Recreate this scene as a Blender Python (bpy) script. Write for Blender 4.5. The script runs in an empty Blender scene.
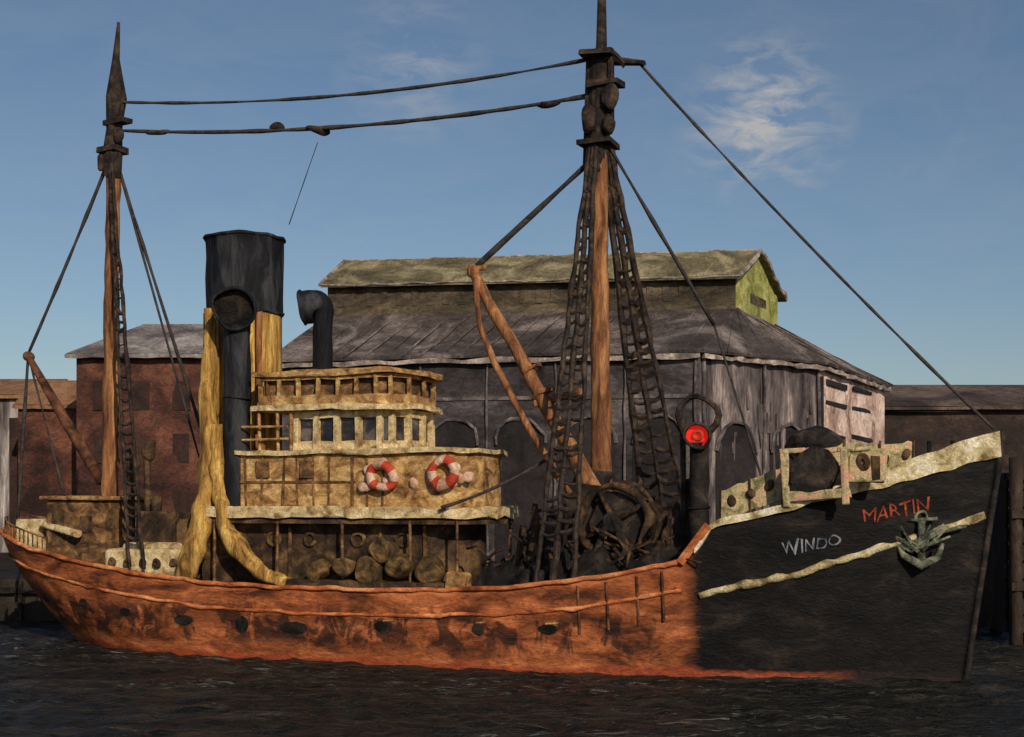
import bpy, math, random
from mathutils import Vector, Matrix, noise
from mathutils.bvhtree import BVHTree
random.seed(4)
D=bpy.data
scene=bpy.context.scene
def C(r,g,b,k=1.0):
    def f(c):
        c/=255.0
        return (c/12.92 if c<=0.04045 else ((c+0.055)/1.055)**2.4)*k
    return (f(r),f(g),f(b),1.0)
# ---------------------------------------------------------------- materials
def new_mat(name,rough=0.7,spec=0.25):
    m=D.materials.new(name); m.use_nodes=True
    nt=m.node_tree; b=nt.nodes['Principled BSDF']
    b.inputs['Roughness'].default_value=rough
    b.inputs['Specular IOR Level'].default_value=spec
    return m,nt,b
def N(nt,t,**kw):
    n=nt.nodes.new(t)
    for k,v in kw.items(): setattr(n,k,v)
    return n
def coords(nt,scale=(1,1,1),rot=(0,0,0)):
    tc=N(nt,'ShaderNodeTexCoord'); mp=N(nt,'ShaderNodeMapping')
    mp.inputs['Scale'].default_value=scale; mp.inputs['Rotation'].default_value=rot
    nt.links.new(tc.outputs['Object'],mp.inputs['Vector'])
    return mp.outputs['Vector']
def noise_n(nt,vec,scale,detail=4,rough=0.6,dist=0.8):
    n=N(nt,'ShaderNodeTexNoise'); n.inputs['Scale'].default_value=scale
    n.inputs['Detail'].default_value=detail; n.inputs['Roughness'].default_value=rough
    n.inputs['Distortion'].default_value=dist
    nt.links.new(vec,n.inputs['Vector']); return n.outputs['Fac']
def ramp(nt,fac,cols,lo=0.34,hi=0.66):
    r=N(nt,'ShaderNodeValToRGB'); e=r.color_ramp.elements
    n=len(cols)
    while len(e)<n: e.new(0.5)
    for i,c in enumerate(cols):
        e[i].position=lo+(hi-lo)*i/(n-1); e[i].color=c
    nt.links.new(fac,r.inputs['Fac']); return r.outputs['Color']
def mixc(nt,fac,a,b,mode='MIX'):
    m=N(nt,'ShaderNodeMix',data_type='RGBA',blend_type=mode)
    if isinstance(fac,float): m.inputs[0].default_value=fac
    else: nt.links.new(fac,m.inputs[0])
    for i,s in ((6,a),(7,b)):
        if isinstance(s,tuple): m.inputs[i].default_value=s
        else: nt.links.new(s,m.inputs[i])
    return m.outputs[2]
def math_n(nt,op,a,b=0.0,clamp=False):
    m=N(nt,'ShaderNodeMath',operation=op,use_clamp=clamp)
    for i,s in ((0,a),(1,b)):
        if isinstance(s,(float,int)): m.inputs[i].default_value=s
        else: nt.links.new(s,m.inputs[i])
    return m.outputs[0]
def maprange(nt,v,a,b,c=0.0,d=1.0):
    m=N(nt,'ShaderNodeMapRange'); nt.links.new(v,m.inputs[0])
    for i,x in enumerate((a,b,c,d)): m.inputs[i+1].default_value=x
    return m.outputs[0]
def add_bump(nt,b,h,strength=0.4,dist=0.05):
    bp=N(nt,'ShaderNodeBump'); bp.inputs['Strength'].default_value=strength
    bp.inputs['Distance'].default_value=dist
    nt.links.new(h,bp.inputs['Height']); nt.links.new(bp.outputs[0],b.inputs['Normal'])
def paint(name,cols,scale=0.8,stretch=(1,1,1),rough=0.75,bump=0.6,streak=0.6,fine=5.0,rot=(0,0,0),spec=0.2):
    m,nt,b=new_mat(name,rough,spec)
    v=coords(nt,stretch,rot)
    n1=noise_n(nt,v,scale); n2=noise_n(nt,v,scale*fine,3,0.7,1.5)
    c=ramp(nt,n1,cols)
    dk=ramp(nt,n2,[(0.40,0.38,0.38,1),(1,1,1,1),(1.65,1.56,1.48,1)],0.3,0.75)
    c=mixc(nt,streak,c,mixc(nt,1.0,c,dk,'MULTIPLY'))
    nt.links.new(c,b.inputs['Base Color'])
    add_bump(nt,b,n2,bump,0.07)
    return m
M={}
M['mast']=paint('mast_varnish',[C(80,52,36),C(140,92,60),C(184,132,88)],0.9,(3,3,0.5),streak=.7)
M['dark']=paint('dark_iron',[C(22,20,21),C(44,38,36),C(82,68,58)],1.2)
M['tar']=paint('tarred_rope',[C(26,22,22),C(54,44,40),C(84,68,56)],2)
M['wire']=paint('steel_wire',[C(44,42,44),C(80,74,70)],2)
M['funnel_black']=paint('funnel_soot',[C(12,13,17),C(28,29,35),C(62,62,66)],0.7,(2,2,0.4))
M['buff']=paint('funnel_buff',[C(92,66,38),C(178,134,68),C(222,184,104)],0.8,(3,3,0.4),bump=0.8,streak=.8)
M['ochre']=paint('ochre_woodwork',[C(98,70,44),C(176,132,82),C(224,188,128)],1.4,(1,1,1.5),bump=0.8,streak=0.7)
M['ochre_d']=paint('ochre_dark',[C(62,46,34),C(112,82,54),C(166,126,82)],1.5,(1,1,1.5),bump=0.7)  # darker ochre for stern house, rails, panelling and panes
M['cream']=paint('cream_paint',[C(140,112,76),C(212,186,138),C(242,222,180)],1.6,(1,1,1),bump=0.8,streak=0.7)
M['creamline']=paint('cream_strake',[C(116,98,66),C(198,180,136),C(236,226,204)],1.3,(1,1,1),bump=0.8,streak=0.7)
M['pinkcream']=paint('weathered_canvas',[C(120,116,76),C(204,184,140),C(224,166,144)],1.9,(1,1,1),bump=0.8,streak=0.7)
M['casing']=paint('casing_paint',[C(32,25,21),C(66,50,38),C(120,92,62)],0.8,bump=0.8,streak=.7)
M['glass']=paint('dim_glass',[C(22,20,24),C(50,46,50),C(110,100,92)],1.5,rough=0.3,spec=0.5,bump=0.1)
M['rustwood']=paint('rust_brown',[C(46,30,24),C(92,58,42),C(136,90,62)],1.2)
M['orange']=paint('orange_lit_edge',[C(110,56,34),C(190,104,60),C(226,152,102)],1.0,(0.5,1,1),streak=.8)  # brighter than the hull red, so rails and mouldings look like lit edges
M['red']=paint('lifebuoy_red',[C(160,50,34),C(206,82,58)],2)
M['pink']=paint('lifebuoy_white',[C(190,140,116),C(228,198,176)],2)
M['tarp']=paint('tarpaulin',[C(14,13,13),C(32,28,26),C(62,50,42)],1.2,bump=0.9)
M['net']=paint('fishing_net',[C(30,24,20),C(64,48,36),C(112,82,56)],1.6,bump=0.9)
M['barrel']=paint('barrel_wood',[C(46,38,26),C(96,74,46),C(146,112,70)],1.8,bump=0.8)
M['deck']=paint('deck_planks',[C(60,46,32),C(98,78,54)],0.8,(0.3,3,1))
M['anchor']=paint('anchor_iron',[C(46,50,42),C(92,96,80),C(150,148,124)],2.5)
M['nameW']=paint('name_white',[C(54,58,70),C(116,124,138),C(164,168,174)],3)
M['nameR']=paint('name_red',[C(90,36,26),C(156,66,44),C(190,92,62)],3)
m,nt,b=new_mat('vent_mouth_red_glow',0.5)
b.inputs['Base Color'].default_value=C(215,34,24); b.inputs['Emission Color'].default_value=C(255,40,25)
b.inputs['Emission Strength'].default_value=0.4; M['vent_red']=m  # red ventilator interior with an added glow, no lamp inside
# buildings
M['wh_wall']=paint('warehouse_wall',[C(36,33,35),C(66,60,62),C(108,98,98)],0.16,(1,1,1.6),bump=0.8,streak=0.9,fine=8)
M['wh_light']=paint('warehouse_grey_boards',[C(66,58,60),C(106,95,96),C(162,146,142)],0.35,(2.4,2.4,0.5),bump=0.8,streak=0.8)
M['wh_end']=paint('warehouse_pale_end',[C(130,100,92),C(204,172,158),C(238,214,202)],0.3,(1,1,1.4),bump=0.8,streak=0.8)
M['wh_roof']=paint('warehouse_roof',[C(56,50,48),C(86,77,74),C(138,126,122)],0.22,(1,1,1),bump=0.8,streak=0.9,fine=8)
M['wh_mon_roof']=paint('clerestory_roof',[C(76,70,54),C(116,106,80),C(164,152,118)],0.25,(1.2,1,1),bump=0.8,streak=0.9,fine=8)
M['wh_mon_wall']=paint('clerestory_wall',[C(50,43,37),C(80,70,56),C(116,102,80)],0.3,(1,1,2),bump=0.8,streak=0.8)
M['gable']=paint('gable_green',[C(112,112,60),C(154,156,84),C(198,190,124)],0.6,bump=0.8,streak=0.7)
M['trim']=paint('pale_trim',[C(96,86,82),C(146,132,126),C(196,180,170)],0.8,streak=.8)
M['pipe']=paint('grey_downpipe',[C(58,52,54),C(90,82,84),C(134,122,120)],0.5)
M['recess']=paint('dark_opening',[C(30,27,29),C(54,47,49)],0.4)
M['brick']=paint('brown_brick',[C(44,28,25),C(80,49,41),C(118,76,60)],0.25,(1,1,1.4),bump=0.9,streak=0.9,fine=10)
M['brickdark']=paint('boarded_window',[C(42,29,27),C(68,47,40)],0.5)
M['slate']=paint('slate_roof',[C(86,80,82),C(130,122,120),C(172,164,160)],0.3,bump=0.7,streak=0.8,fine=8)
M['pale']=paint('pale_shed',[C(70,62,64),C(124,114,114),C(186,178,172)],0.3,(3,3,0.3),bump=0.7,streak=0.8)
M['tile']=paint('orange_tiles',[C(110,80,62),C(158,116,86)],0.5)
M['darkshed']=paint('dark_shed',[C(30,24,24),C(54,42,38),C(80,62,54)],0.2,(1,1,1.5),streak=0.8,fine=8)
M['darkroof']=paint('dark_shed_roof',[C(54,45,43),C(82,68,62),C(110,94,84)],0.2,streak=0.8,fine=8)
M['quay']=paint('quay_stone',[C(20,18,18),C(36,32,28),C(56,48,40)],0.35,(1,1,1))
M['pier']=paint('pier_timber',[C(30,24,22),C(54,44,38),C(84,68,56)],0.5,(1,1,.4),streak=.8)
# hull material
m,nt,b=new_mat('hull_paint',0.65,0.2)
v=coords(nt,(0.45,1,1.3)); n1=noise_n(nt,v,0.9); n2=noise_n(nt,v,4.0,4,0.7,1.6)
tc=N(nt,'ShaderNodeTexCoord'); sx=N(nt,'ShaderNodeSeparateXYZ'); nt.links.new(tc.outputs['Object'],sx.inputs[0])
X,Z=sx.outputs[0],sx.outputs[2]
red=ramp(nt,n1,[C(84,46,30),C(156,86,50),C(206,122,76)])
vp=coords(nt,(0.9,1,0.6)); np_=noise_n(nt,vp,1.1,3,0.65,1.0)
band=math_n(nt,'MULTIPLY',maprange(nt,Z,0.4,0.9),maprange(nt,Z,2.5,1.9))
thr=maprange(nt,X,10,30,0.0,0.09)
patch=math_n(nt,'MULTIPLY',band,maprange(nt,math_n(nt,'SUBTRACT',np_,thr),0.43,0.52))
red=mixc(nt,math_n(nt,'MULTIPLY',patch,0.8,True),red,C(38,27,25))
blk=ramp(nt,n1,[C(9,8,10),C(22,19,20),C(58,48,42)],0.36,0.76)
xn=math_n(nt,'ADD',X,math_n(nt,'MULTIPLY',n2,1.2))
c=mixc(nt,maprange(nt,xn,29.7,30.2),red,blk)
zn=math_n(nt,'ADD',Z,math_n(nt,'MULTIPLY',n1,0.9))
foot=mixc(nt,maprange(nt,X,33,35),C(158,74,46),C(40,30,28))
c=mixc(nt,maprange(nt,zn,0.75,0.55),c,foot)
dk=ramp(nt,n2,[(0.34,0.32,0.32,1),(1,1,1,1),(1.75,1.65,1.5,1)],0.3,0.75)
c=mixc(nt,0.75,c,mixc(nt,1.0,c,dk,'MULTIPLY'))
nt.links.new(c,b.inputs['Base Color']); add_bump(nt,b,n2,0.8,0.07); M['hull']=m
# water
m,nt,b=new_mat('harbour_water',0.35,0.12)
v=coords(nt,(0.5,1.6,1)); n1=noise_n(nt,v,0.6,5,0.68,1.0); n2=noise_n(nt,v,2.0,4,0.72,1.2)
c=ramp(nt,n1,[C(14,17,17),C(32,32,30),C(64,58,50)])
v2=coords(nt,(0.45,1.9,1)); n3=noise_n(nt,v2,1.7,3,0.62,1.5); n4=noise_n(nt,coords(nt,(0.3,0.6,1)),0.2,2)
foam=math_n(nt,'MULTIPLY',maprange(nt,n3,0.60,0.66),maprange(nt,n4,0.42,0.56))
c=mixc(nt,math_n(nt,'MULTIPLY',foam,0.6),c,C(140,138,130))
nt.links.new(c,b.inputs['Base Color']); add_bump(nt,b,n2,1.0,0.45); M['water']=m

# ---------------------------------------------------------------- geometry helper
class G:
    def __init__(s): s.v=[]; s.f=[]
    def add(s,vs,fs):
        o=len(s.v); s.v+= [tuple(p) for p in vs]; s.f+= [tuple(i+o for i in f) for f in fs]; return s
    def box(s,a,b):
        x0,y0,z0=a; x1,y1,z1=b
        return s.add([(x0,y0,z0),(x1,y0,z0),(x1,y1,z0),(x0,y1,z0),(x0,y0,z1),(x1,y0,z1),(x1,y1,z1),(x0,y1,z1)],
          [(0,3,2,1),(4,5,6,7),(0,1,5,4),(1,2,6,5),(2,3,7,6),(3,0,4,7)])
    def obox(s,p,q,th,z0,z1,off=0.0):
        p=Vector(p[:2]);q=Vector(q[:2]); d=(q-p).normalized(); n=Vector((d.y,-d.x))
        a=p+n*(off+th/2);b=q+n*(off+th/2);c=q+n*(off-th/2);e=p+n*(off-th/2)
        return s.add([(*a,z0),(*b,z0),(*c,z0),(*e,z0),(*a,z1),(*b,z1),(*c,z1),(*e,z1)],
          [(0,3,2,1),(4,5,6,7),(0,1,5,4),(1,2,6,5),(2,3,7,6),(3,0,4,7)])
    def tube(s,pts,rs,n=10,cap=True):
        pts=[Vector(p) for p in pts]
        if not isinstance(rs,(list,tuple)): rs=[rs]*len(pts)
        if len(rs)==2 and len(pts)>2: rs=[rs[0]+(rs[1]-rs[0])*i/(len(pts)-1) for i in range(len(pts))]
        t0=(pts[1]-pts[0]).normalized()
        up=Vector((0,0,1)) if abs(t0.z)<0.9 else Vector((1,0,0))
        nrm=t0.cross(up).normalized(); vs=[];fs=[]
        for i,p in enumerate(pts):
            if i==0:t=t0
            elif i==len(pts)-1:t=(pts[i]-pts[i-1]).normalized()
            else:t=(pts[i+1]-pts[i-1]).normalized()
            nrm=(nrm-t*nrm.dot(t)).normalized(); bn=t.cross(nrm)
            for k in range(n):
                a=2*math.pi*k/n
                vs.append(p+(nrm*math.cos(a)+bn*math.sin(a))*rs[i])
        for i in range(len(pts)-1):
            for k in range(n):
                a=i*n+k;b=i*n+(k+1)%n
                fs.append((a,b,b+n,a+n))
        if cap: fs.append(tuple(range(n-1,-1,-1))); fs.append(tuple(range(len(vs)-n,len(vs))))
        return s.add(vs,fs)
    def wire(s,a,b,r,sag=0.0,n=6,seg=14):
        a=Vector(a);b=Vector(b)
        pts=[a.lerp(b,i/seg)-Vector((0,0,sag*4*(i/seg)*(1-i/seg))) for i in range(seg+1)]
        rs=[r*(1+0.55*noise.noise(Vector((p[0]*0.9,p[2]*0.9,r*50)))) for p in pts]
        return s.tube(pts,rs,n)
    def torus(s,c,ax,R,r,n=28,m=8,a0=0,a1=2*math.pi):
        c=Vector(c);ax=Vector(ax).normalized(); u=ax.orthogonal().normalized(); w=ax.cross(u)
        vs=[];fs=[]; full=abs(a1-a0-2*math.pi)<1e-3; cnt=n if full else n+1
        for i in range(cnt):
            t=a0+(a1-a0)*i/n; d=u*math.cos(t)+w*math.sin(t)
            for k in range(m):
                p=2*math.pi*k/m; vs.append(c+d*(R+r*math.cos(p))+ax*r*math.sin(p))
        for i in range(n):
            j=(i+1)%cnt
            for k in range(m):
                fs.append((i*m+k,i*m+(k+1)%m,j*m+(k+1)%m,j*m+k))
        return s.add(vs,fs)
    def sph(s,c,rx,ry,rz,n=14,m=9):
        vs=[];fs=[]
        for i in range(m+1):
            t=math.pi*i/m
            for k in range(n):
                a=2*math.pi*k/n
                vs.append((c[0]+rx*math.sin(t)*math.cos(a),c[1]+ry*math.sin(t)*math.sin(a),c[2]+rz*math.cos(t)))
        for i in range(m):
            for k in range(n):
                fs.append((i*n+k,(i+1)*n+k,(i+1)*n+(k+1)%n,i*n+(k+1)%n))
        return s.add(vs,fs)
    def prism(s,plan,z0,z1):
        n=len(plan); vs=[(p[0],p[1],z0) for p in plan]+[(p[0],p[1],z1) for p in plan]
        fs=[tuple(range(n-1,-1,-1)),tuple(range(n,2*n))]+[(i,(i+1)%n,(i+1)%n+n,i+n) for i in range(n)]
        return s.add(vs,fs)
    def obj(s,name,mat,parent=None,smooth=False,bevel=0,solid=0,jit=0.0):
        me=D.meshes.new(name)
        vv=s.v
        if jit: vv=[tuple(Vector(p)+noise.noise_vector(Vector(p)*1.3)*jit) for p in s.v]
        me.from_pydata(vv,[],s.f); me.update()
        me.materials.append(M[mat] if isinstance(mat,str) else mat)
        if smooth:
            for p in me.polygons: p.use_smooth=len(p.vertices)<=4
        o=D.objects.new(name,me); scene.collection.objects.link(o)
        if parent: o.parent=parent
        if bevel:
            md=o.modifiers.new('b','BEVEL'); md.width=bevel; md.segments=2; md.limit_method='ANGLE'
        if solid:
            md=o.modifiers.new('s','SOLIDIFY'); md.thickness=solid; md.offset=-1
        return o
def empty(name,loc=(0,0,0),rz=0):
    e=D.objects.new(name,None); e.location=loc; e.rotation_euler=(0,0,rz); scene.collection.objects.link(e); return e
def interp(t,x):
    if x<=t[0][0]: return t[0][1]
    for (a,b),(c,d) in zip(t,t[1:]):
        if x<=c: return b+(d-b)*(x-a)/(c-a)
    return t[-1][1]

# ================================================================ SHIP
SH=empty('steam_trawler',(-19.7,8.0,0),math.radians(-21.5))
sheer_t=[(-3.9,5.1),(-2.5,4.75),(0,4.25),(3,3.72),(6,3.3),(8.8,3.03),(13.5,2.88),(18,2.92),(22,3.08),(25,3.4),(27.5,3.85),(29.2,4.2),(30.1,5.45),(33,6.2),(36,7.0),(39.7,8.05)]
def sheer(s): return interp(sheer_t,s)
def hp(f,u):
    e=max(0,min(1,f))
    s0=-3.9+4.6*(1-e)**1.6; s1=38.4+1.3*e
    st=-3.9+u*(39.7+3.9)
    s=s0+u*(s1-s0)
    z=-0.8+f*(sheer(st)+0.8)
    B=3.25+0.45*e
    ua=0.30-0.10*e; ub=0.58+0.04*e; p=1.7+0.7*e
    bb=B
    if u<ua: bb=B*max(0,1-(1-u/ua)**2.3)**(0.5+0.35*(1-e))
    if u>ub: bb=B*(1-((u-ub)/(1-ub))**p)
    return s,max(bb,0.04),z
NU=170;NF=16
us=[i/NU for i in range(NU+1)]
g=G(); vs=[];fs=[]
for side in (-1,1):
    o=len(vs)
    for j in range(NF+1):
        for u in us:
            s,bb,z=hp(j/NF,u)
            bb+=0.045*noise.noise(Vector((s*0.8,z*1.5,side))) if bb>0.3 else 0
            vs.append((s,side*bb,z))
    for j in range(NF):
        for i in range(NU):
            a=o+j*(NU+1)+i; q=(a,a+1,a+NU+2,a+NU+1)
            fs.append(q if side<0 else q[::-1])
g.add(vs,fs); BV=BVHTree.FromPolygons([Vector(p) for p in vs],fs)
for j in range(NF):
    for i in (0,NU):
        a=j*(NU+1)+i; b_=a+(NU+1)*(NF+1)
        g.f.append((a,a+NU+1,b_+NU+1,b_))
g.obj('hull',"hull",SH,smooth=True,solid=0.07)
def hy(s,z):
    r=BV.ray_cast(Vector((s,-20,z)),Vector((0,1,0)))
    return r[0].y if r[0] else -0.2
g=G();vs=[];fs=[]
for u in us:
    s,bb,z=hp(0.86,u); st=-3.9+u*43.6
    zz=sheer(st)-1.05
    vs+=[(s,-bb*0.97,zz),(s,bb*0.97,zz)]
for i in range(NU): fs.append((2*i,2*i+2,2*i+3,2*i+1))
g.add(vs,fs).obj('deck','deck',SH)
def edge(u0,u1,side,dz=0,f=1.0,n=90,out=0.0):
    r=[]
    for i in range(n+1):
        u=u0+(u1-u0)*i/n; s,bb,z=hp(f,u); r.append((s,side*(bb+out),z+dz))
    return r
uS=(30.0+3.9)/43.6
g=G()
for sd in (-1,1): g.tube(edge(0.001,uS-0.02,sd,0.02),0.10,6)
g.obj('cap_rail','orange',SH,smooth=True,jit=0.09)
def strake(zf,s0,s1,out=0.06,n=70,side=-1):
    pts=[]
    for i in range(n+1):
        s=s0+(s1-s0)*i/n; z=zf(s); y=hy(s,z); pts.append((s,side*(abs(y)+out),z))
    return pts
g=G()
for sd in (-1,1):
    p=strake(lambda s:sheer(s)-0.98,-2.2,29.0,-0.02,side=sd); g.tube(p,[0.085+0.06*noise.noise(Vector((q[0]*1.5,3,0))) for q in p],6)
g.obj('rubbing_strake','orange',SH,smooth=True,jit=0.08)
g=G()
zst=lambda s:interp([(29.6,2.95),(33,3.8),(36,4.7),(39.2,5.85)],s)
for sd in (-1,1):
    p=strake(zst,29.6,39.2,0.0,side=sd); g.tube(p,[0.15+0.12*noise.noise(Vector((q[0]*2,0,0))) for q in p],6)
g.obj('white_strake','creamline',SH,smooth=True,jit=0.13)
g=G()
for sd in (-1,1):
    vs=[];fs=[];n=50
    for i in range(n+1):
        u=uS-0.012+(1-uS+0.012)*i/n; s,bb,z=hp(1,u); h=interp([(29,0.12),(34,0.22),(36.0,0.5),(39.7,0.85)],s)
        for (yo,zo) in ((0.1,-0.1),(0.1,h),(-0.08,h),(-0.08,-0.1)): vs.append((s+0.02,sd*max(bb+yo,0.01),z+zo))
    for i in range(n):
        for k in range(4):
            fs.append((4*i+k,4*i+4+k,4*i+4+(k+1)%4,4*i+(k+1)%4))
    g.add(vs,fs)
g.obj('bow_bulwark_board','creamline',SH,jit=0.11)
g=G(); g.tube([(hp(f/10,1)[0]+0.02,0,hp(f/10,1)[2]) for f in range(0,11)]+[(39.8,0,8.9)],0.12,8)
g.obj('stem_bar','dark',SH,smooth=True)
g=G(); p=[(29.0,hy(29.0,4.0)-0.06,4.15),(30.0,hy(30,5.2)-0.06,5.5)]; g.tube(p,0.17,6)
p=[(29.0,-hy(29.0,4.0)+0.06,4.15),(30.0,-hy(30,5.2)+0.06,5.5)]; g.tube(p,0.17,6)
g.obj('bulwark_break','orange',SH)
g=G()
for s,z,w,h in [(5,1.7,.5,.3),(8,1.45,.9,.4),(10.8,1.35,.6,.6),(13.2,1.3,1.2,.45),(17.2,1.45,.7,.5),(21.2,1.5,.5,.42),(24,1.6,.7,.36),(2.6,2.0,.5,.3)]:
    n=9; vs=[]
    for k in range(n):
        a=2*math.pi*k/n; rr=1+0.25*noise.noise(Vector((s,a*2,1))); x=s+w/2*math.cos(a)*rr*1.1; zz=z+h/2*math.sin(a)*rr*1.1
        vs.append((x,hy(x,zz)-0.03,zz))
    g.add(vs,[tuple(range(n))])
g.obj('freeing_ports','tarp',SH)
g=G()
for s,z in [(17.5,1.7),(21.4,1.75),(24.2,1.8)]:
    g.tube([(s-.3,hy(s-.3,z)-.01,z),(s+.2,hy(s+.2,z)-.01,z+.04)],0.04,5)
g.obj('port_lips','ochre',SH)
g=G()
for s in [25.2,26.3,27.4,28.3]:
    z0=sheer(s)-1.9; g.tube([(s,hy(s,z0)-.0,z0-.1),(s,hy(s,z0+1.7)-.0,z0+1.7)],0.06,6)
g.obj('hull_fenders','rustwood',SH,jit=0.05)
def name_on(txt,s0,z0,size,ang,mat,nm):
    cu=D.curves.new('t','FONT'); cu.body=txt; cu.resolution_u=3
    ob=D.objects.new('t',cu); scene.collection.objects.link(ob)
    dg=bpy.context.evaluated_depsgraph_get(); me=D.meshes.new_from_object(ob.evaluated_get(dg))
    vs=[];ca,sa=math.cos(ang),math.sin(ang)
    for v in me.vertices:
        x=v.co.x*size; y=v.co.y*size*1.2
        s=s0+x*ca-y*sa*0.3; z=z0+x*sa+y*ca
        z+=0.12*noise.noise(Vector((s*2.2,z*2,0))); s+=0.10*noise.noise(Vector((s*2,z*2.2,7)))
        vs.append((s,hy(s,z)-0.03,z))
    fs=[tuple(p.vertices) for p in me.polygons]
    D.objects.remove(ob)
    G().add(vs,fs).obj(nm,mat,SH)
name_on('MARTIN',35.2,5.55,0.62,math.radians(12),'nameR','name_letters')
name_on('WINDO',32.5,4.45,0.56,math.radians(9),'nameW','port_letters')
# anchor
g=G(); s,z=37.1,4.75; y=hy(s,z)-0.25
g.tube([(s,y,z+0.9),(s,y-0.02,z-0.5)],0.13,8)
g.tube([(s-0.75,y-0.1,z+0.15),(s-0.6,y-0.1,z-0.35),(s,y-0.1,z-0.65),(s+0.6,y-0.1,z-0.35),(s+0.75,y-0.1,z+0.15)],[.05,.13,.17,.13,.05],8)
g.tube([(s-0.6,y,z+0.85),(s+0.6,y,z+0.95)],0.07,6)
g.torus((s,y,z+1.05),(0,1,0),0.2,0.06,14,6)
for k in range(12):
    r=random.uniform
    g.tube([(s-1.1+r(0,.5),y-0.05,z+0.4+r(-.2,.4)),(s-0.6+r(0,.8),y-0.15,z-0.3+r(0,.6)),(s+r(-.2,.5),y-0.15,z+r(-.3,.4)),(s+0.2+r(0,.8),y-0.02,z+0.5+r(-.2,.3))],0.045,6)
g.tube([(s+0.1,y,z+0.4),(s+0.9,y+0.2,z+0.6),(s+1.5,y+0.5,z+0.75)],0.08,6)
g.obj('anchor','anchor',SH,smooth=True,jit=0.14)

# ---- stern
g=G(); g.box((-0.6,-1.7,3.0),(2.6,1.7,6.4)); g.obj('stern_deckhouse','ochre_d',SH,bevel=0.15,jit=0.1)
g=G(); g.box((-0.8,-1.9,6.4),(2.8,1.9,6.6)); g.obj('stern_deckhouse_roof','ochre',SH,bevel=0.06,jit=0.1)
g=G(); g.box((-0.2,-1.76,4.3),(0.5,-1.6,5.9)); g.box((1.3,-1.76,4.9),(2.0,-1.6,5.7)); g.obj('stern_deckhouse_openings','casing',SH,jit=.06)
g=G(); g.box((3.4,-2.7,2.5),(7.4,-0.6,4.3)); g.box((4.0,-2.4,4.3),(6.9,-0.9,4.6)); g.obj('aft_skylight','cream',SH,bevel=0.2,jit=0.2)
g=G()
for i in range(5): g.torus((3.9+0.75*i,-2.82,3.75),(0,1,0),0.12,0.08,12,6)
g.obj('skylight_ports','casing',SH,jit=.08)
g=G(); g.tube([(5.2,-1.5,4.4),(5.2,-1.5,6.6)],0.22,10); g.box((4.4,-1.9,4.5),(6.4,-.4,5.9)); g.tube([(3.6,-1,4),(3.5,-1,7.4)],0.1,6); g.sph((3.5,-1.0,7.9),0.4,0.3,0.8); g.box((6.6,-2.0,3),(7.6,1,5.6))
g.tube([(4.4,-1,5.5),(4.3,-1,8.3)],.16,8); g.sph((4.4,-1,8.6),.35,.3,.5)
g.obj('aft_machinery','casing',SH,bevel=.1,jit=0.15)
g=G()
def redge(i,k): 
    s,bb,z=hp(1,0.003+0.10*i/13); return (s+0.15,k*bb*0.95,z)
for k in (-1,1):
    for i in range(14):
        a=redge(i,k); g.tube([a,(a[0],a[1],a[2]+.6)],0.035,5)
    g.tube([(redge(i,k)[0],redge(i,k)[1],redge(i,k)[2]+.6) for i in range(14)],0.045,5)
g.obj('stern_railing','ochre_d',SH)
g=G(); g.box((-2.6,-1.3,4.0),(-1.1,1.3,5.5)); g.tube([(-1.0,-1.5,5.3),(1.6,-2.2,4.9)],.18,8); g.obj('stern_locker','cream',SH,bevel=.12,jit=.15)
# ---- casing and boat deck
def plan(s0,s1,hw,r=1.6,n=8):
    p=[(s0,-hw)]
    for i in range(n+1):
        a=-math.pi/2+math.pi*i/n
        p.append((s1-r+r*math.cos(a),hw*math.sin(a)))
    p.append((s0,hw)); return p
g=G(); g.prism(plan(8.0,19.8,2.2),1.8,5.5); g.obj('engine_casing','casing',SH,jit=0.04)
g=G()
for s in (9.8,11.5,13.2,15.4,17.4): g.torus((s,-2.23,4.8),(0,1,0),0.26,0.08,16,6)
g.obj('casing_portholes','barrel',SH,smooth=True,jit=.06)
g=G()
for s in (8.6,12.3,16.4,18.4): g.box((s-0.06,-2.3,3),(s+0.06,-2.2,5.5))
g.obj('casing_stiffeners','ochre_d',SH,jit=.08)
def dens(pl,step):
    r=[]
    for a,b in zip(pl,pl[1:]+pl[:1]):
        a=Vector(a);b=Vector(b); L=(b-a).length; k=max(1,round(L/step))
        for i in range(k): r.append(tuple(a.lerp(b,i/k)))
    return r
g=G(); g.prism(dens(plan(8.6,20.9,3.0,1.2,12),.7),5.70,6.12); g.obj('boat_deck','cream',SH,jit=0.12)
g=G(); g.prism(plan(8.7,20.8,2.85,1.2,12),5.45,5.62); g.obj('boat_deck_beam','casing',SH)
g=G()
for s in (9,12,15,18,20): g.tube([(s,-2.8,2),(s,-2.8,5.6)],0.06,6); g.tube([(s,2.8,2),(s,2.8,5.6)],0.06,6)
g.obj('deck_stanchions','ochre_d',SH,jit=.06)
def house(nm,pl,z0,z1,sill,head,step,mat,glass,pw=0.12,inset=0.1):
    pp=dens(pl,step); g=G(); gg=G()
    for a,b in zip(pp,pp[1:]+pp[:1]):
        g.obox(a,b,0.1,z0,sill); g.obox(a,b,0.1,head,z1)
        g.box((a[0]-pw/2,a[1]-pw/2,z0+.003),(a[0]+pw/2,a[1]+pw/2,z1-.003))
        gg.obox(a,b,0.02,sill-0.01,head+0.01,-inset)
    g.obj(nm,mat,SH,jit=0.08); gg.obj(nm+'_glazing',glass,SH)
g=G(); g.prism(dens(plan(10.1,20.3,2.55,1.0,10),.8),6.05,8.25); g.obj('lower_deckhouse','ochre',SH,jit=0.06)
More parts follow.
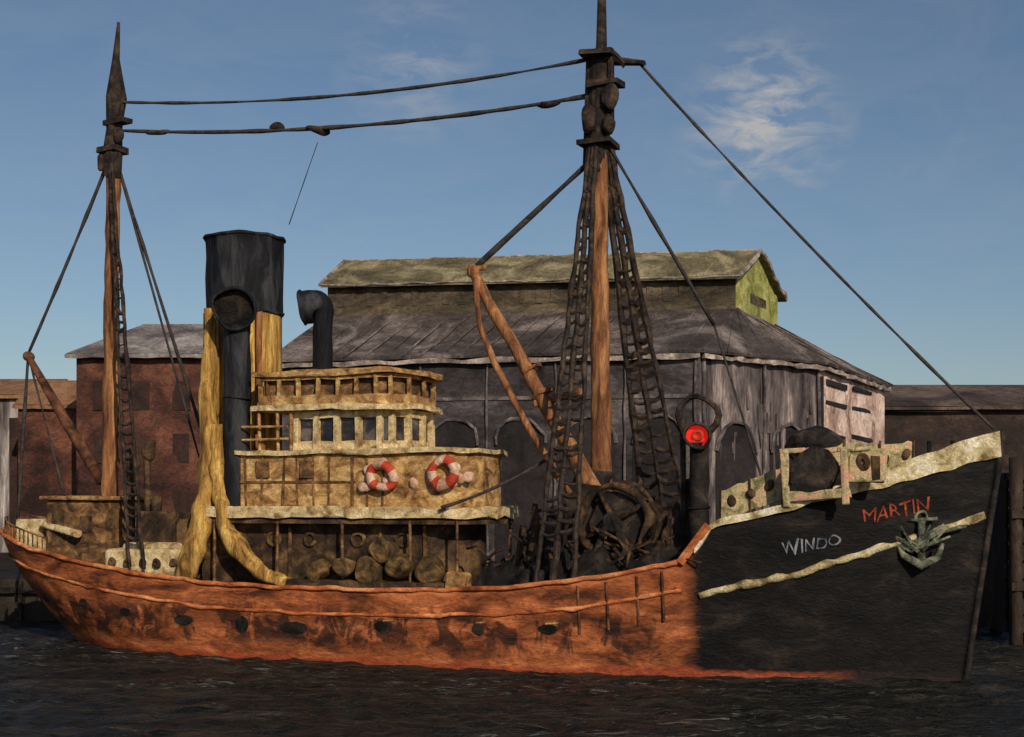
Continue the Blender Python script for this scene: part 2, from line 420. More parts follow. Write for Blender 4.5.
g=G(); g.prism(dens(plan(9.9,20.5,2.75,1.1,12),.7),8.25,8.42); g.obj('lower_deckhouse_roof','cream',SH,jit=0.12)
g=G()
for i in range(9):
    s=10.5+i*0.78+random.uniform(-.15,.15); g.box((s-0.03,-2.62,6.15),(s+0.03,-2.5,8.2))
g.box((10.1,-2.63,7.1),(15.4,-2.5,7.18))
g.obj('deckhouse_panelling','ochre_d',SH,jit=.1)
g=G()
for s in (11.2,13.3): g.box((s-.3,-2.68,7.3),(s+.3,-2.5,8.0))
g.obj('deckhouse_windows','ochre_d',SH,jit=.08)
house('wheelhouse',plan(12.5,17.2,2.1,0.9,6),8.42,10.05,8.8,9.75,0.95,'cream','glass',0.24)
g=G(); g.prism(dens(plan(10.6,17.6,2.6,1.1,10),.7),10.05,10.25); g.obj('bridge_deck','cream',SH,jit=0.12)
house('flying_bridge',plan(11.0,17.3,2.4,1.0,6),10.25,11.45,10.65,11.3,0.9,'ochre','ochre_d',0.14,0.25)
g=G(); g.prism(dens(plan(10.7,17.6,2.6,1.1,10),.7),11.45,11.66); g.obj('bridge_roof','ochre',SH,jit=0.12)
g=G()
for s in (10.9,11.8,12.4): g.tube([(s,-2.4,8.4),(s,-2.4,10.1)],0.07,6)
g.tube([(10.2,-2.6,8.9),(12.4,-2.6,8.9)],0.05,6);g.tube([(10.2,-2.6,9.4),(12.4,-2.6,9.4)],0.05,6)
g.obj('bridge_posts','ochre',SH,jit=.08)
for nm,s,y,z,ax in (('lifebuoy_a',16.7,-2.74,7.3,(0,1,0)),('lifebuoy_b',19.35,-2.74,7.45,(0,1,0))):
    for q in range(8):
        g=G(); g.torus((s,y,z),ax,0.5,0.19,5,8,q*math.pi/4+.2,(q+1)*math.pi/4+.2)
        o=g.obj(nm+('_red_' if q%2 else '_white_')+str(q),'red' if q%2 else 'pink',SH,smooth=True,jit=0.16)
g=G()
for k in range(7):
    s=15.7+random.uniform(0,2.4); g.sph((s,-2.66,6.9+random.uniform(0,1)),.22,.08,.2,8,6)
for k in range(5): g.sph((19.8+random.uniform(-.2,.5),-2.35+random.uniform(0,.2),6.9+random.uniform(0,.9)),.25,.1,.22,8,6)
g.obj('hanging_pennants','pink',SH,smooth=True,jit=.15)
# ---- funnel
g=G(); n=36
g.tube([(8.7,0,6.1),(8.7,0,14.6)],1.6,n); g.obj('funnel','buff',SH,smooth=True)
g=G(); g.tube([(8.7,0,z) for z in (14.4,15.2,16,16.8,17.6,17.75)],[1.63,1.64,1.65,1.66,1.67,1.74],n,cap=False)
g.tube([(8.7,0,17.75),(8.7,0,17.0)],[1.74,1.5],n,cap=False); g.torus((8.7,0,17.7),(0,0,1),1.68,0.09,36,6); g.torus((8.7,0,14.45),(0,0,1),1.64,0.06,36,6)
g.obj('funnel_black_top','funnel_black',SH,smooth=True,jit=.09)
g=G(); g.tube([(8.7,0,17.0),(8.7,0,17.05)],1.5,n); g.obj('funnel_mouth','tarp',SH)
g=G(); g.tube([(7.0,-0.4,6.1),(7.0,-0.4,14.5)],0.12,8); g.tube([(10.1,-1.2,z) for z in (6.1,8,10,12,14.4)],0.14,8); g.obj('steam_pipes','mast',SH,smooth=True,jit=.14)
def cowl(nm,x,y,z0,zt,r,R,d,mat,inner):
    d=Vector(d).normalized(); g=G(); pts=[(x,y,z0)]+[(x,y,z0+(zt-R*1.4-z0)*k/8) for k in range(1,9)];rs=[r]*9
    c=Vector((x,y,zt-R*1.2))
    for i in range(1,9):
        a=math.pi/2*i/8; pts.append(tuple(c+d*(R*0.75*(1-math.cos(a)))+Vector((0,0,R*0.55*math.sin(a))))); rs.append(r+(R-r)*(i/8)**0.7)
    e=Vector(pts[-1])+d*R*0.45; pts.append(tuple(e)); rs.append(R)
    g.tube(pts,rs,20,cap=False); g.torus(tuple(e),tuple(d),R,0.07,24,6)
    g.torus((x,y,z0+(zt-z0)*0.5),(0,0,1),r+0.02,0.05,16,6)
    g.obj(nm,mat,SH,smooth=True,jit=.1)
    g=G(); g.tube([tuple(e-d*0.25),tuple(e-d*0.2)],R*0.96,20); g.obj(nm+'_mouth',inner,SH)
    return e
cowl('ventilator_tall',9.7,-2.15,6.1,15.2,0.56,0.86,(0.45,-1,-0.4),'funnel_black','tarp')
cowl('ventilator_small',13.1,-1.0,8.4,15.0,0.42,0.72,(-0.9,-0.35,-.15),'funnel_black','tarp')
e=cowl('red_mouthed_ventilator',29.25,-1.6,3.2,9.05,0.36,0.46,(0.1,-1,0),'dark','vent_red')
g=G(); g.torus((e.x,e.y+0.1,e.z+0.02),(0,1,0),0.16,0.06,16,6,); g.tube([(e.x-.25,e.y+.1,e.z-.22),(e.x-.1,e.y+.1,e.z-.22)],.05,6); g.tube([(e.x+.25,e.y+.1,e.z-.22),(e.x+.1,e.y+.1,e.z-.22)],.05,6); g.obj('ventilator_grille','red',SH)
g=G(); g.torus((29.1,-1.3,9.5),(0,1,0),0.75,0.13,16,6); g.tube([(28.5,-1.2,z) for z in zip and (3.5,5,7,9,9.5)],.12,6); g.box((28.5,-1.1,3.5),(29.3,-.3,7.2)); g.obj('ventilator_hoop','tar',SH,smooth=False,jit=.12)
def ribbon(nm,pts,ws,mat):
    g=G(); n=len(pts)
    def cr(t,arr):
        k=min(int(t),n-2); f=t-k
        p=[arr[max(0,k-1)],arr[k],arr[k+1],arr[min(n-1,k+2)]]
        return 0.5*((2*p[1])+(p[2]-p[0])*f+(2*p[0]-5*p[1]+4*p[2]-p[3])*f*f+(3*p[1]-p[0]-3*p[2]+p[3])*f**3)
    V=[Vector(p) for p in pts]; K=40
    P=[cr(i*(n-1)/K,V) for i in range(K+1)]; W=[cr(i*(n-1)/K,ws) for i in range(K+1)]
    g.tube(P,W,14); g.obj(nm,mat,SH,smooth=True,jit=0.2)
ribbon('canvas_windsail',[(8.3,-2.0,14.4),(8.3,-2.2,11),(8.4,-2.3,8),(8.4,-2.7,5.6),(8.1,-3.1,4.2),(7.8,-3.2,3.1)],[0.2,0.34,0.42,0.5,0.5,0.4],'buff')
ribbon('canvas_windsail_fold',[(8.8,-2.3,9.5),(9.1,-2.6,7),(9.8,-2.9,5.0),(11.1,-3.1,3.7),(12.5,-3.2,3.0)],[0.2,0.34,0.4,0.4,0.25],'buff')
# ---- deck cargo
g=G(); g.box((12.6,-3.2,1.8),(19.6,-2.35,3.2)); g.obj('side_hatch','casing',SH,bevel=0.05,jit=.1)
g=G()
for i,(s,z,q) in enumerate([(14.0,3.6,.3),(15.1,3.75,-.2),(16.3,3.6,.1),(17.6,3.8,.25),(18.8,3.6,-.2),(16.9,4.4,.1)]):
    a=Vector((q,1,0.1*q)).normalized(); c=Vector((s,-2.8,z)); r=random.uniform(.42,.6)
    g.tube([c-a*.4,c-a*.2,c+a*.2,c+a*.4],[r*.8,r,r,r*.8],16); g.torus(tuple(c-a*.3),tuple(a),r*.85,0.06,16,5)
g.obj('deck_barrels','barrel',SH,smooth=True,jit=.2)
g=G(); g.box((19.6,-3.2,2.2),(20.5,-2.6,3.6)); g.obj('deck_locker','ochre',SH,bevel=0.1,jit=0.2)
def heap(nm,s0,s1,y0,y1,h,mat,seed,rough=1.0,nx=80,ny=20):
    g=G();vs=[];fs=[]
    for i in range(nx+1):
        for j in range(ny+1):
            s=s0+(s1-s0)*i/nx; y=y0+(y1-y0)*j/ny
            e=min(1,i/8,(nx-i)/8); e2=min(1,j/3+0.15,(ny-j)/3)
            q=0.6+0.6*noise.noise(Vector((s*0.9,y*0.9,seed)))+rough*(0.35*noise.noise(Vector((s*2.5,y*2.5,1)))+.15*noise.noise(Vector((s*6,y*6,seed))))
            z=sheer(s)-0.1+h*max(0,e)**0.5*max(0,e2)**0.4*q
            if i in(0,nx) or j in (0,ny): z=sheer(s)-1.0
            vs.append((s,y,z))
    for i in range(nx):
        for j in range(ny):
            a=i*(ny+1)+j; fs.append((a,a+ny+1,a+ny+2,a+1))
    g.add(vs,fs).obj(nm,mat,SH,smooth=True)
heap('tarpaulin_cargo',20.6,28.8,-3.3,1.8,1.35,'tarp',3)
heap('net_pile',21.2,25.4,-1.6,2.4,2.6,'net',9,1.6)
heap('gear_pile',25.0,28.7,-1.0,2.4,2.3,'casing',5,1.6)
g=G()
for k in range(46):
    r=random.uniform; s=r(21,28.6); y=r(-3.1,0); z=sheer(s)+r(.2,1.0)
    p=[(s,y,z)]
    for q in range(4): p.append((p[-1][0]+r(-.7,.7),p[-1][1]+r(-.3,.3),max(sheer(s)+.1,p[-1][2]+r(-.5,.65))))
    g.tube(p,r(.04,.09),6)
g.obj('loose_ropes','net',SH,smooth=True)
g=G()
for s,h in ((22.3,6.3),(23.0,5.6),(24.0,6.8),(27.2,6.2),(27.9,5.7)): g.tube([(s,-.8,3),(s+.15,-.8,h)],.11,6)
g.tube([(22.2,-.8,5.9),(24.2,-.8,6.3)],.08,6)
g.obj('gallows_posts','tar',SH,jit=.1)
# ---- winch
g=G()
for y in (-2.0,-0.8):
    g.torus((26.1,y,5.6),(0,1,0),1.35,0.14,32,8)
    for k in range(4):
        a=k*math.pi/2+0.5; g.tube([(26.1,y,5.6),(26.1+1.3*math.cos(a),y,5.6+1.3*math.sin(a))],0.1,6)
g.obj('winch_wheel','net',SH,smooth=True,jit=.2)
g=G(); g.tube([(26.1,-2.3,5.6),(26.1,0.4,5.6)],0.3,12); g.tube([(26.1,-1.8,5.6),(26.1,-1.0,5.6)],1.1,20)
for s in (25.0,27.3): g.tube([(s,-2.2,3),(26.1,-2.2,5.9)],0.14,6); g.tube([(s,-0.6,3),(26.1,-0.6,5.9)],0.14,6)
g.box((24.0,-1.4,3.5),(25.4,0.8,7.0)); g.tube([(24.6,-0.2,7.0),(24.7,-0.2,7.6)],0.75,12)
g.box((23.2,-1.8,4),(24.0,-1.0,5.9))
g.obj('winch_gear','dark',SH,bevel=0.05,jit=.2)
# ---- masts
def zs(a,b,n): return [a+(b-a)*i/n for i in range(n+1)]
g=G(); g.tube([(1.55+.25*(z-3)/19.4,0,z) for z in zs(3,22.4,30)],(0.42,0.3),16); g.obj('mizzen_mast','mast',SH,smooth=True,jit=.08)
g=G(); g.tube([(1.75,0,21.0),(1.8,0,22.0),(1.85,0,23.2),(1.9,0,24.6),(1.95,0,26.3),(2.0,0,28.0)],[0.34,0.44,0.36,0.40,0.22,0.06],12)
g.box((1.25,-0.5,22.1),(2.3,0.5,22.35)); g.box((1.45,-0.4,23.4),(2.5,0.4,23.6)); g.sph((2.25,-.3,22.8),0.25,0.25,0.4); g.sph((1.4,-.3,21.6),0.22,0.22,0.4)
g.obj('mizzen_topmast','tar',SH,smooth=False,jit=0.17)
g=G(); g.tube([(24.95-.1*(z-3)/17.5,0,z) for z in zs(3,20.5,30)],(0.45,0.32),16); g.obj('main_mast','mast',SH,smooth=True,jit=.08)
g=G(); g.tube([(24.85,0,19.5),(24.85,0,21.5),(24.85,0,23.8),(24.85,0,24.2),(24.9,0,26.9)],[0.34,0.4,0.36,0.22,0.14],12)
g.tube([(25.35,-0.1,20.8),(25.35,-0.1,24.0)],0.16,8); g.tube([(24.35,0,19.5),(24.45,0,23.8)],0.13,8)
g.box((24.2,-0.7,23.7),(25.5,0.7,23.9)); g.box((24.4,-0.5,22.5),(25.7,0.5,22.75)); g.box((24.2,-0.6,20.3),(25.5,0.6,20.5))
g.tube([(24.2,-0.1,24.0),(25.4,-0.1,23.5),(26.7,-0.2,23.2)],[0.1,0.17,0.12],8)
g.tube([(25.3,-.2,23.9),(25.9,-.2,23.3)],.14,6)
g.sph((25.4,-.4,22.0),0.42,0.36,0.5); g.sph((24.5,-.4,21.3),0.32,0.3,0.5); g.sph((25.3,-.4,21.0),0.3,0.3,0.4); g.sph((24.7,-.3,19.6),0.3,0.2,0.5)
g.obj('main_masthead','tar',SH,jit=0.22)
g=G(); P0=[Vector((19.6,-0.3,15.6)),Vector((25.0,-0.9,6.6))]
g.tube([P0[0].lerp(P0[1],i/16) for i in range(17)],(0.2,0.36),12)
g.tube([(19.8,-0.6,15.3),(20.1,-0.8,13.4),(20.8,-0.9,11.8),(22.1,-1.1,9.6),(23.5,-1.3,7.4),(24.2,-1.4,6.6)],[0.12,0.13,.14,.15,0.15,0.13],8)
g.obj('derrick_boom','mast',SH,smooth=True,jit=.09)
g=G(); g.sph((19.6,-.3,15.65),0.3,0.25,0.28); g.tube([(19.3,-.3,15.8),(20.2,-.3,15.75)],0.12,8); g.torus((22.7,-.55,10.6),(0.5,0,-0.85),0.42,0.1,16,6); g.torus((22.2,-.5,11.5),(0.5,0,-0.85),0.38,0.08,16,6)
g.tube([(22.4,-.7,10.2),(24.3,-.5,10.6)],0.16,8); g.obj('boom_fittings','mast',SH,jit=.12)
g=G(); g.tube([(-3.0,0,13.1),(-1,0,10.2),(1.2,0,7.2)],[0.16,0.22,0.24],10); g.sph((-3,0,13.1),.3,.2,.25); g.obj('mizzen_boom','rustwood',SH,smooth=True,jit=.08)
# ---- rigging
g=G()
g.wire((1.9,0,24.4),(24.7,0,23.75),0.07,0.6,seg=60); g.wire((2.0,0,23.1),(24.6,0,22.3),0.085,0.55,seg=60)
g.wire((12.3,0,21.6),(10.9,0,18.2),0.02)
g.wire((26.6,-.2,23.2),(39.5,0,8.9),0.06,0.25,seg=60)
g.wire((24.6,0,19.8),(19.6,-.3,15.7),0.11)
g.wire((25.1,0,20.5),(28.6,3.5,13.5),0.07); g.wire((28.6,3.5,13.5),(30.9,3.4,6.2),0.05)
g.wire((1.6,0,21.9),(-3.0,0,13.2),0.08,0.1); g.wire((-3.0,0,13.2),(-3.6,0,5.6),0.08)
g.wire((1.9,0,21.9),(6.8,2.9,3.5),0.07); g.wire((1.9,0,21.9),(6.0,2.9,3.5),0.06)
g.wire((-3.0,0,13.1),(0.3,-1.5,6.6),0.05)
g.wire((19.5,-3.2,6.1),(23.6,-1.5,8.2),0.07,0.2)
g.obj('rigging_wires','wire',SH,smooth=True)
g=G(); g.sph((10.4,0,22.4),0.34,0.2,0.22); g.sph((12.3,0,22.15),0.5,0.2,0.2); g.sph((4.3,0,22.75),0.6,0.1,0.1); g.sph((22.6,0,22.2),0.6,0.12,0.1)
g.obj('rigging_blocks','tar',SH,jit=0.25)
def shroud(nm,top,bots,r,step,rr,zlow):
    g=G(); T=[Vector(top)+Vector((0.12*(i-len(bots)/2),0,0)) for i in range(len(bots))]; B=[Vector(b) for b in bots]
    for t,b in zip(T,B): g.wire(t,b,r,0,6,40)
    n=int((top[2]-zlow)/step)
    for i in range(2,n):
        f=i*step/(top[2]-bots[0][2])
        for k in range(len(B)-1):
            if random.random()<.1: continue
            a=T[k].lerp(B[k],f+random.uniform(-.008,.008)); c=T[k+1].lerp(B[k+1],f+random.uniform(-.01,.01)); g.tube([a,(a+c)/2-Vector((0,0,.08)),c],rr*random.uniform(.5,1.6),5)
    g.obj(nm,'tar',SH,jit=0.07)
shroud('main_shrouds_near',(24.75,-0.3,20.4),[(23.5,-3.5,3.3),(24.2,-3.5,3.4),(25.0,-3.5,3.5)],0.11,0.48,0.09,4.5)
shroud('main_shrouds_far',(25.1,0.3,20.4),[(25.9,3.5,3.5),(26.9,3.5,3.6),(27.9,3.5,3.8)],0.13,0.48,0.11,4.5)
shroud('mizzen_shrouds_near',(1.9,-0.3,21.8),[(4.9,-3.0,3.6),(5.7,-3.1,3.5)],0.08,0.5,0.07,4.2)
# ---- forecastle gear
g=G()
P=[]
for i in range(31):
    s=30.2+6.6*i/30; P.append((s,-2.3+1.3*(i/30)**2,sheer(s)+interp([(30,0.15),(32.4,0.35),(33,0.45),(37,0.15)],s),interp([(30,1.0),(32.3,1.25),(33.5,0.9),(34.5,1.5),(37,1.0)],s)+random.uniform(-.08,.08)))
for a,b in zip(P,P[1:]):
    g.add([(a[0],a[1],a[2]),(b[0],b[1],b[2]),(b[0],b[1],b[2]+b[3]),(a[0],a[1],a[2]+a[3]),(a[0],a[1]+.08,a[2]),(b[0],b[1]+.08,b[2]),(b[0],b[1]+.08,b[2]+b[3]),(a[0],a[1]+.08,a[2]+a[3])],[(0,1,2,3),(7,6,5,4),(3,2,6,7),(0,4,5,1)])
g.obj('weather_cloth','pinkcream',SH,jit=0.14)
g=G()
for i in (2,5,8,11,20,23,26,29):
    a=P[i]; g.sph((a[0],a[1]-0.05,a[2]+a[3]*0.55),.16,.08,.2)
for i in range(0,31,5):
    a=P[i]; g.tube([(a[0],a[1]-.05,a[2]-1),(a[0],a[1]-.05,a[2]+a[3]+.1)],0.04,6)
g.obj('forecastle_rail_posts','casing',SH,jit=.12)
g=G(); g.tube([(33.7,-3.0,7.45),(33.7,-1.6,7.45)],0.78,18); g.tube([(33.7,-3.1,7.45),(33.7,-3.0,7.45)],0.86,14)
g.sph((33.5,-1.2,8.3),1.1,0.6,0.75); g.obj('windlass','dark',SH,smooth=False,jit=.25)
g=G()
for s in (32.7,34.7): g.box((s-.12,-3.0,6.2),(s+.12,-2.75,8.2))
for s in (32.7,33.3,33.9,34.5,35.1): g.box((s,-3.0,8.05),(s+.6,-2.75,8.25))
g.box((34.9,-2.9,7.0),(36.1,-2.6,8.2)); g.box((32.7,-3.0,6.4),(34.9,-2.78,6.75))
g.obj('windlass_frame','pinkcream',SH,bevel=0.05,jit=0.2)
g=G(); g.torus((35.4,-2.95,7.7),(0,1,0),0.16,0.12,14,6); g.box((35.7,-2.95,7.1),(35.95,-2.88,7.9)); g.obj('windlass_gypsy','casing',SH,jit=.15)
g=G()
for s in (37.4,38.2): g.tube([(s,-.5,7.0),(s,-.5,8.5)],0.14,8)
g.obj('bow_bollards','dark',SH)

# ================================================================ WAREHOUSE
WH=empty('warehouse')
def W(x,d): return (x,d-56)
GZ=2.2
fp=[W(-15.6,94),W(11.8,88),W(21.1,96),W(30.6,115),W(29,128),W(-14,128)]
EZ=15.9;TZ=19.7
cl=[W(-13.2,101),W(15.5,97),W(20.2,107),W(-11.5,112)]
def wallg(i,z0,z1,mat,nm):
    G().obox(fp[i],fp[(i+1)%6],0.3,z0,z1,-0.15).obj(nm,mat,WH)
wallg(0,GZ,EZ,'wh_wall','front_wall'); wallg(1,GZ,EZ,'wh_light','canted_wall'); wallg(2,GZ,EZ,'wh_end','end_wall')
wallg(3,GZ,EZ,'wh_wall','rear_side_wall'); wallg(4,GZ,EZ,'wh_wall','rear_wall'); wallg(5,GZ,EZ,'wh_wall','left_wall')
cen=Vector((6,52)); ev=[tuple(Vector(p)+(Vector(p)-cen).normalized()*0.7)+(EZ-0.1,) for p in fp]; tp=[p+(TZ,) for p in cl]
g=G().add(ev+tp,[(0,1,7,6),(1,2,7),(2,3,8,7),(3,4,8),(4,5,9,8),(5,0,6,9)]); g.obj('main_roof','wh_roof',WH,solid=0.2)
g=G()
def ribs(a0,a1,b0,b1,n,r=0.07):
    for i in range(n+1):
        t=i/n; p=Vector(a0).lerp(Vector(a1),t)+Vector((0,0,.0)); q=Vector(b0).lerp(Vector(b1),t)+Vector((0,0,.0)); g.tube([p,p.lerp(q,.35),p.lerp(q,.7),q],r*random.uniform(.5,1.3),4)
ribs(ev[0],ev[1],tp[0],tp[1],22); ribs(ev[1],ev[2],tp[1],tp[1],6); ribs(ev[2],ev[3],tp[1],tp[2],10)
g.obj('roof_ribs','wh_roof',WH,jit=.15)
g=G()
for i in range(3):
    for k in range(24):
        p=Vector(fp[i]).lerp(Vector(fp[i+1]),k/24);q=Vector(fp[i]).lerp(Vector(fp[i+1]),(k+1)/24)
        g.obox(p,q,0.25,EZ-0.62,EZ-0.35+.003*k,0.35)
g.obj('eaves_gutter','trim',WH,jit=0.2)
CZ=22.0;RZ=24.5
g=G()
for i in (0,2,3): g.obox(cl[i],cl[(i+1)%4],0.2,TZ-0.5,CZ)
g.obj('clerestory_wall','wh_mon_wall',WH)
ml=(Vector(cl[0])+Vector(cl[3]))/2; mr=(Vector(cl[1])+Vector(cl[2]))/2
g=G(); g.obox(cl[1],cl[2],0.2,TZ-0.5,CZ)
g.add([cl[1]+(CZ,),cl[2]+(CZ,),(*mr,RZ)],[(0,1,2)]); g.add([cl[0]+(CZ,),cl[3]+(CZ,),(*ml,RZ)],[(0,2,1)])
g.obj('gable_end','gable',WH)
def off(p,o,z): return (p[0]+o[0],p[1]+o[1],z)
A=off(cl[0],(-.5,-.8),CZ-.25);Bq=off(cl[1],(.2,-.9),CZ-.25);Cq=off(cl[2],(.9,.6),CZ-.25);Dq=off(cl[3],(-.5,.8),CZ-.25);R0=(ml[0]-.5,ml[1],RZ+.05);R1=(mr[0]+.3,mr[1]-.3,RZ+.05)
g=G().add([A,Bq,R1,R0,Cq,Dq],[(0,1,2,3),(3,2,4,5)]); g.obj('clerestory_roof','wh_mon_roof',WH,solid=0.15)
g=G(); ribs(A,Bq,R0,R1,34,0.06); g.obj('clerestory_roof_ribs','wh_mon_roof',WH,jit=.15)
def seg(a,b,n): return [Vector(a).lerp(Vector(b),i/n) for i in range(n+1)]
g=G(); g.tube(seg(Bq,R1,8)+seg(R1,Cq,8)[1:],0.15,6); g.tube([A,R0],0.12,6); g.tube(seg(R0,R1,30),0.08,6); g.tube(seg(A,Bq,30),0.06,6); g.obj('gable_bargeboard','trim',WH,jit=0.18)
g=G()
for i in range(26):
    p=Vector(cl[0]).lerp(Vector(cl[1]),(i+.5)/26); q=Vector(cl[0]).lerp(Vector(cl[1]),(i+.9)/26); g.obox(p,q,0.1,20.3,21.4,0.1)
g.obj('clerestory_windows','wh_mon_wall',WH,jit=.1)
g=G(); p=Vector(cl[1]).lerp(Vector(cl[2]),.3);q=Vector(cl[1]).lerp(Vector(cl[2]),.7); g.obox(p,q,.1,20.4,21.2,.1); g.obj('gable_vent','wh_mon_wall',WH,jit=.2)
def arch(g,i,t0,t1,z0,zs,off=0.06,n=10):
    p=Vector(fp[i]);q=Vector(fp[i+1]); d=(q-p).normalized(); nn=Vector((d.y,-d.x)); L=(q-p).length
    a=p+d*t0*L+nn*off; w=(t1-t0)*L; c=a+d*w/2
    vs=[(*a,z0),(*(a+d*w),z0)]
    for k in range(n+1):
        an=math.pi*k/n; vs.append((*(c+d*(w/2)*math.cos(an)),zs+w/2*math.sin(an)))
    g.add(vs,[tuple(range(len(vs)))]); return vs[2:]
g=G(); gt=G()
for i in range(6):
    t=0.05+i*0.16; top=arch(g,0,t,t+0.12,GZ,10.0); gt.tube([(x,y-.08,z) for x,y,z in top],0.1,6)
for t in (0.12,0.56): top=arch(g,1,t,t+0.32,GZ,9.5); gt.tube([(x+.06,y-.06,z) for x,y,z in top],0.12,6)
g.obj('arched_doors','recess',WH); gt.obj('arch_surrounds','pipe',WH,jit=0.2)
g=G()
def win(i,t0,t1,z0,z1,o=0.05):
    p=Vector(fp[i]);q=Vector(fp[(i+1)%6]); g.obox(p.lerp(q,t0),p.lerp(q,t1),0.1,z0,z1,o)
for z in (10.8,13.0,14.4): win(2,0.08,0.35,z,z+0.35); win(2,0.45,0.75,z+.2,z+0.5)
win(2,0.0,0.03,GZ,EZ-1)
g.obj('warehouse_windows','recess',WH,jit=0.2)
g=G()
for i in range(7):
    p=Vector(fp[0]).lerp(Vector(fp[1]),0.03+i*0.16); g.tube([(p.x,p.y-.15,z) for z in zs(GZ,EZ-.4,8)],0.07,6)
for t in (0.02,0.5,0.97):
    p=Vector(fp[1]).lerp(Vector(fp[2]),t); g.tube([(p.x+.12,p.y-.12,z) for z in zs(GZ,EZ-.4,8)],0.11,6)
g.obox(Vector(fp[0]),Vector(fp[1]),0.1,12.9,13.1,.08)
g.obj('downpipes','pipe',WH,jit=0.16)
g=G()
for k in range(30):
    t=random.random(); p=Vector(fp[1]).lerp(Vector(fp[2]),t); z=random.uniform(8,13); g.obox(p,p+(Vector(fp[2])-Vector(fp[1])).normalized()*random.uniform(.08,.3),0.06,z,z+random.uniform(1,2.4),.03+.002*k)
g.obj('canted_wall_boards','wh_light',WH,jit=.2)
def shed(par,x0,x1,d0,d1,z1,zr,wall,roof,over=0.6,hip=True,z0=GZ):
    y0,y1=d0-56,d1-56
    G().box((x0,y0,z0),(x1,y1,z1)).obj('walls',wall,par,jit=0.0)
    o=over; h=min((y1-y0)*0.5,3.2) if hip else 0; ym=(y0+y1)/2
    g=G().add([(x0-o,y0-o,z1),(x1+o,y0-o,z1),(x1+o,y1+o,z1),(x0-o,y1+o,z1),(x0+h,ym,zr),(x1-h,ym,zr)],[(0,1,5,4),(1,2,5),(2,3,4,5),(3,0,4),(3,2,1,0)])
    g.obj('roof',roof,par)
    g=G(); 
    for k in range(16): 
        a=x0-o+(x1-x0+2*o)*k/16; b_=x0-o+(x1-x0+2*o)*(k+1)/16; g.box((a,y0-o-.1,z1-.3),(b_,y0-o+.1,z1-.02))
    g.obj('gutter',roof,par,jit=.12)
BB=empty('brick_building'); shed(BB,-30.8,-16.4,99,111,16.7,19.6,'brick','slate')
g=G()
for i in range(5):
    for z in (5,9,12.8): g.box((-29.6+i*2.8,42.93,z),(-28.4+i*2.8,43.1,z+2))
g.obj('windows','brickdark',BB,jit=.2)
PS=empty('pale_shed'); shed(PS,-58,-37.5,112,124,14.8,16.6,'pale','tile',0.4,False)
g=G()
for i in range(8): g.box((-57+i*2.4,55.9,4),(-55.9+i*2.4,56.1,13))
g.obj('doors','brickdark',PS,jit=.15)
PL=empty('low_brick_shed'); shed(PL,-37.4,-31.5,106,114,13.6,15.8,'brick','tile',0.3,False)
DS=empty('dock_shed'); shed(DS,34,90,132,150,15.2,18.0,'darkshed','darkroof',0.8,False)
g=G()
for i in range(12): g.box((36+i*4.2,75.9,4),(38.6+i*4.2,76.1,9))
g.obj('doors','darkshed',DS,jit=.15)
g=G(); x=2500
g.add([(-x,18,-3),(x,18,-3),(x,18,GZ),(-x,18,GZ),(x,3500,GZ),(-x,3500,GZ)],[(0,1,2,3),(3,2,4,5)]); g.obj('quay_ground','quay')
QF=empty('quay_fenders')
g=G()
for i in range(-30,31): g.box((i*2.6-.18,17.7,-1),(i*2.6+.18,17.99,2.1))
g.box((-90,17.6,1.5),(90,17.69,1.8)); g.obj('timbers','tarp',QF)
# timber jetty to the right of the bow
JT=empty('timber_jetty')
g=G()
for i in range(16):
    x=22.3+i*1.25
    for y in (6.0,12.0): g.tube([(x,y,z) for z in (-2,0,2,4,random.uniform(7.6,8.6))],0.32,8)
g.obj('piles','pier',JT,smooth=True,jit=.1)
g=G()
for k in range(9):
    z=0.5+k*0.8; g.box((22.0,6.35,z),(42,6.5,z+.7))
g.box((22.0,6.0,7.3),(42,13,7.6)); g.box((22.0,5.6,2.4),(42,5.68,2.75)); g.box((22.0,5.6,5.6),(42,5.68,5.95))
g.box((22.0,6.5,.5),(22.15,13,7.3))
g.obj('boarding','pier',JT)
def axis(lo,hi,step,far_lo,far_hi):
    r=[];x=lo
    while x<=hi: r.append(x); x+=step
    d=step;x=lo;L=[]
    while x>far_lo: d*=1.35; x-=d; L.append(x)
    d=step;x=r[-1];H=[]
    while x<far_hi: d*=1.35; x+=d; H.append(x)
    return L[::-1]+r+H
xs=axis(-34,34,0.25,-2500,2500); ys=axis(-24,18,0.2,-2500,200)
vs=[]
for y in ys:
    for x in xs:
        if abs(x)<40 and -34<y<20:
            z=0.12*noise.noise(Vector((x*0.5,y*0.9,0)))+0.13*noise.noise(Vector((x*1.2,y*2.2,5)))+.05*noise.noise(Vector((x*2.6,y*4,9)))
        else: z=0
        vs.append((x,y,z))
n=len(xs); fs=[(j*n+i,j*n+i+1,(j+1)*n+i+1,(j+1)*n+i) for j in range(len(ys)-1) for i in range(n-1)]
G().add(vs,fs).obj('water','water',smooth=True)

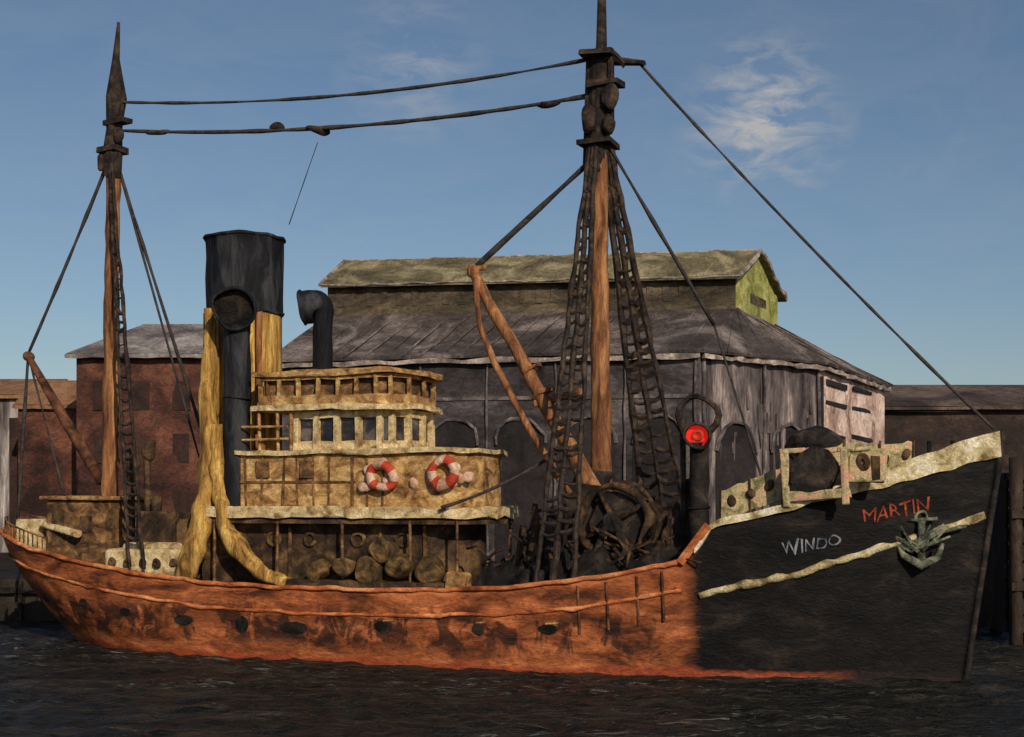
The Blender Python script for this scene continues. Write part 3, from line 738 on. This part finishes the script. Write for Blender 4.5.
# ================================================================ LIGHT
w=D.worlds.new('World'); scene.world=w; w.use_nodes=True; nt=w.node_tree
bg=nt.nodes['Background']; SKYS=0.066
sk=N(nt,'ShaderNodeTexSky',sky_type='NISHITA'); sk.sun_disc=False
EL,AZ=math.radians(27),math.radians(160)
sk.sun_elevation=EL; sk.sun_rotation=AZ; sk.ozone_density=2.8; sk.dust_density=0.6; sk.air_density=1.0
tc=N(nt,'ShaderNodeTexCoord')
mp=N(nt,'ShaderNodeMapping'); mp.inputs['Scale'].default_value=(1,1,2.6); nt.links.new(tc.outputs['Generated'],mp.inputs['Vector'])
n1=noise_n(nt,mp.outputs[0],24,6,0.62,0.6)
def blob(dv,rad):
    vm=N(nt,'ShaderNodeVectorMath',operation='DISTANCE'); nt.links.new(tc.outputs['Generated'],vm.inputs[0]); vm.inputs[1].default_value=Vector(dv).normalized()
    return maprange(nt,vm.outputs['Value'],rad,0.0)
bl=math_n(nt,'ADD',blob((0.18,1,0.272),0.065),math_n(nt,'MULTIPLY',blob((-0.07,1,0.31),0.06),0.4))
cf=math_n(nt,'MULTIPLY',maprange(nt,n1,0.42,0.64),bl,True)
n5=noise_n(nt,mp.outputs[0],9,6,0.72,1.2)
cf=math_n(nt,'ADD',math_n(nt,'MULTIPLY',cf,1.2,True),math_n(nt,'MULTIPLY',maprange(nt,n5,0.35,0.75),0.11),True)
hs=N(nt,'ShaderNodeHueSaturation'); hs.inputs['Saturation'].default_value=1.0; nt.links.new(sk.outputs[0],hs.inputs['Color'])
c=mixc(nt,cf,hs.outputs[0],(6.5,6.5,6.6,1))
nt.links.new(c,bg.inputs['Color']); bg.inputs['Strength'].default_value=SKYS
L=D.lights.new('sun','SUN'); L.energy=3.1; L.angle=math.radians(0.5); L.color=(1,0.88,0.68)
lo=D.objects.new('sun',L); scene.collection.objects.link(lo)
dv=Vector((math.sin(AZ)*math.cos(EL),math.cos(AZ)*math.cos(EL),math.sin(EL)))
lo.rotation_euler=dv.to_track_quat('Z','Y').to_euler()
cam=D.cameras.new('camera'); co=D.objects.new('camera',cam); scene.collection.objects.link(co)
co.location=(0,-56,6.4); co.rotation_euler=(math.radians(90),0,0); cam.sensor_width=36; cam.lens=49.22; cam.shift_y=0.1284; cam.clip_end=6000
scene.camera=co
scene.view_settings.view_transform='Standard'; scene.view_settings.look='None'; scene.view_settings.exposure=0
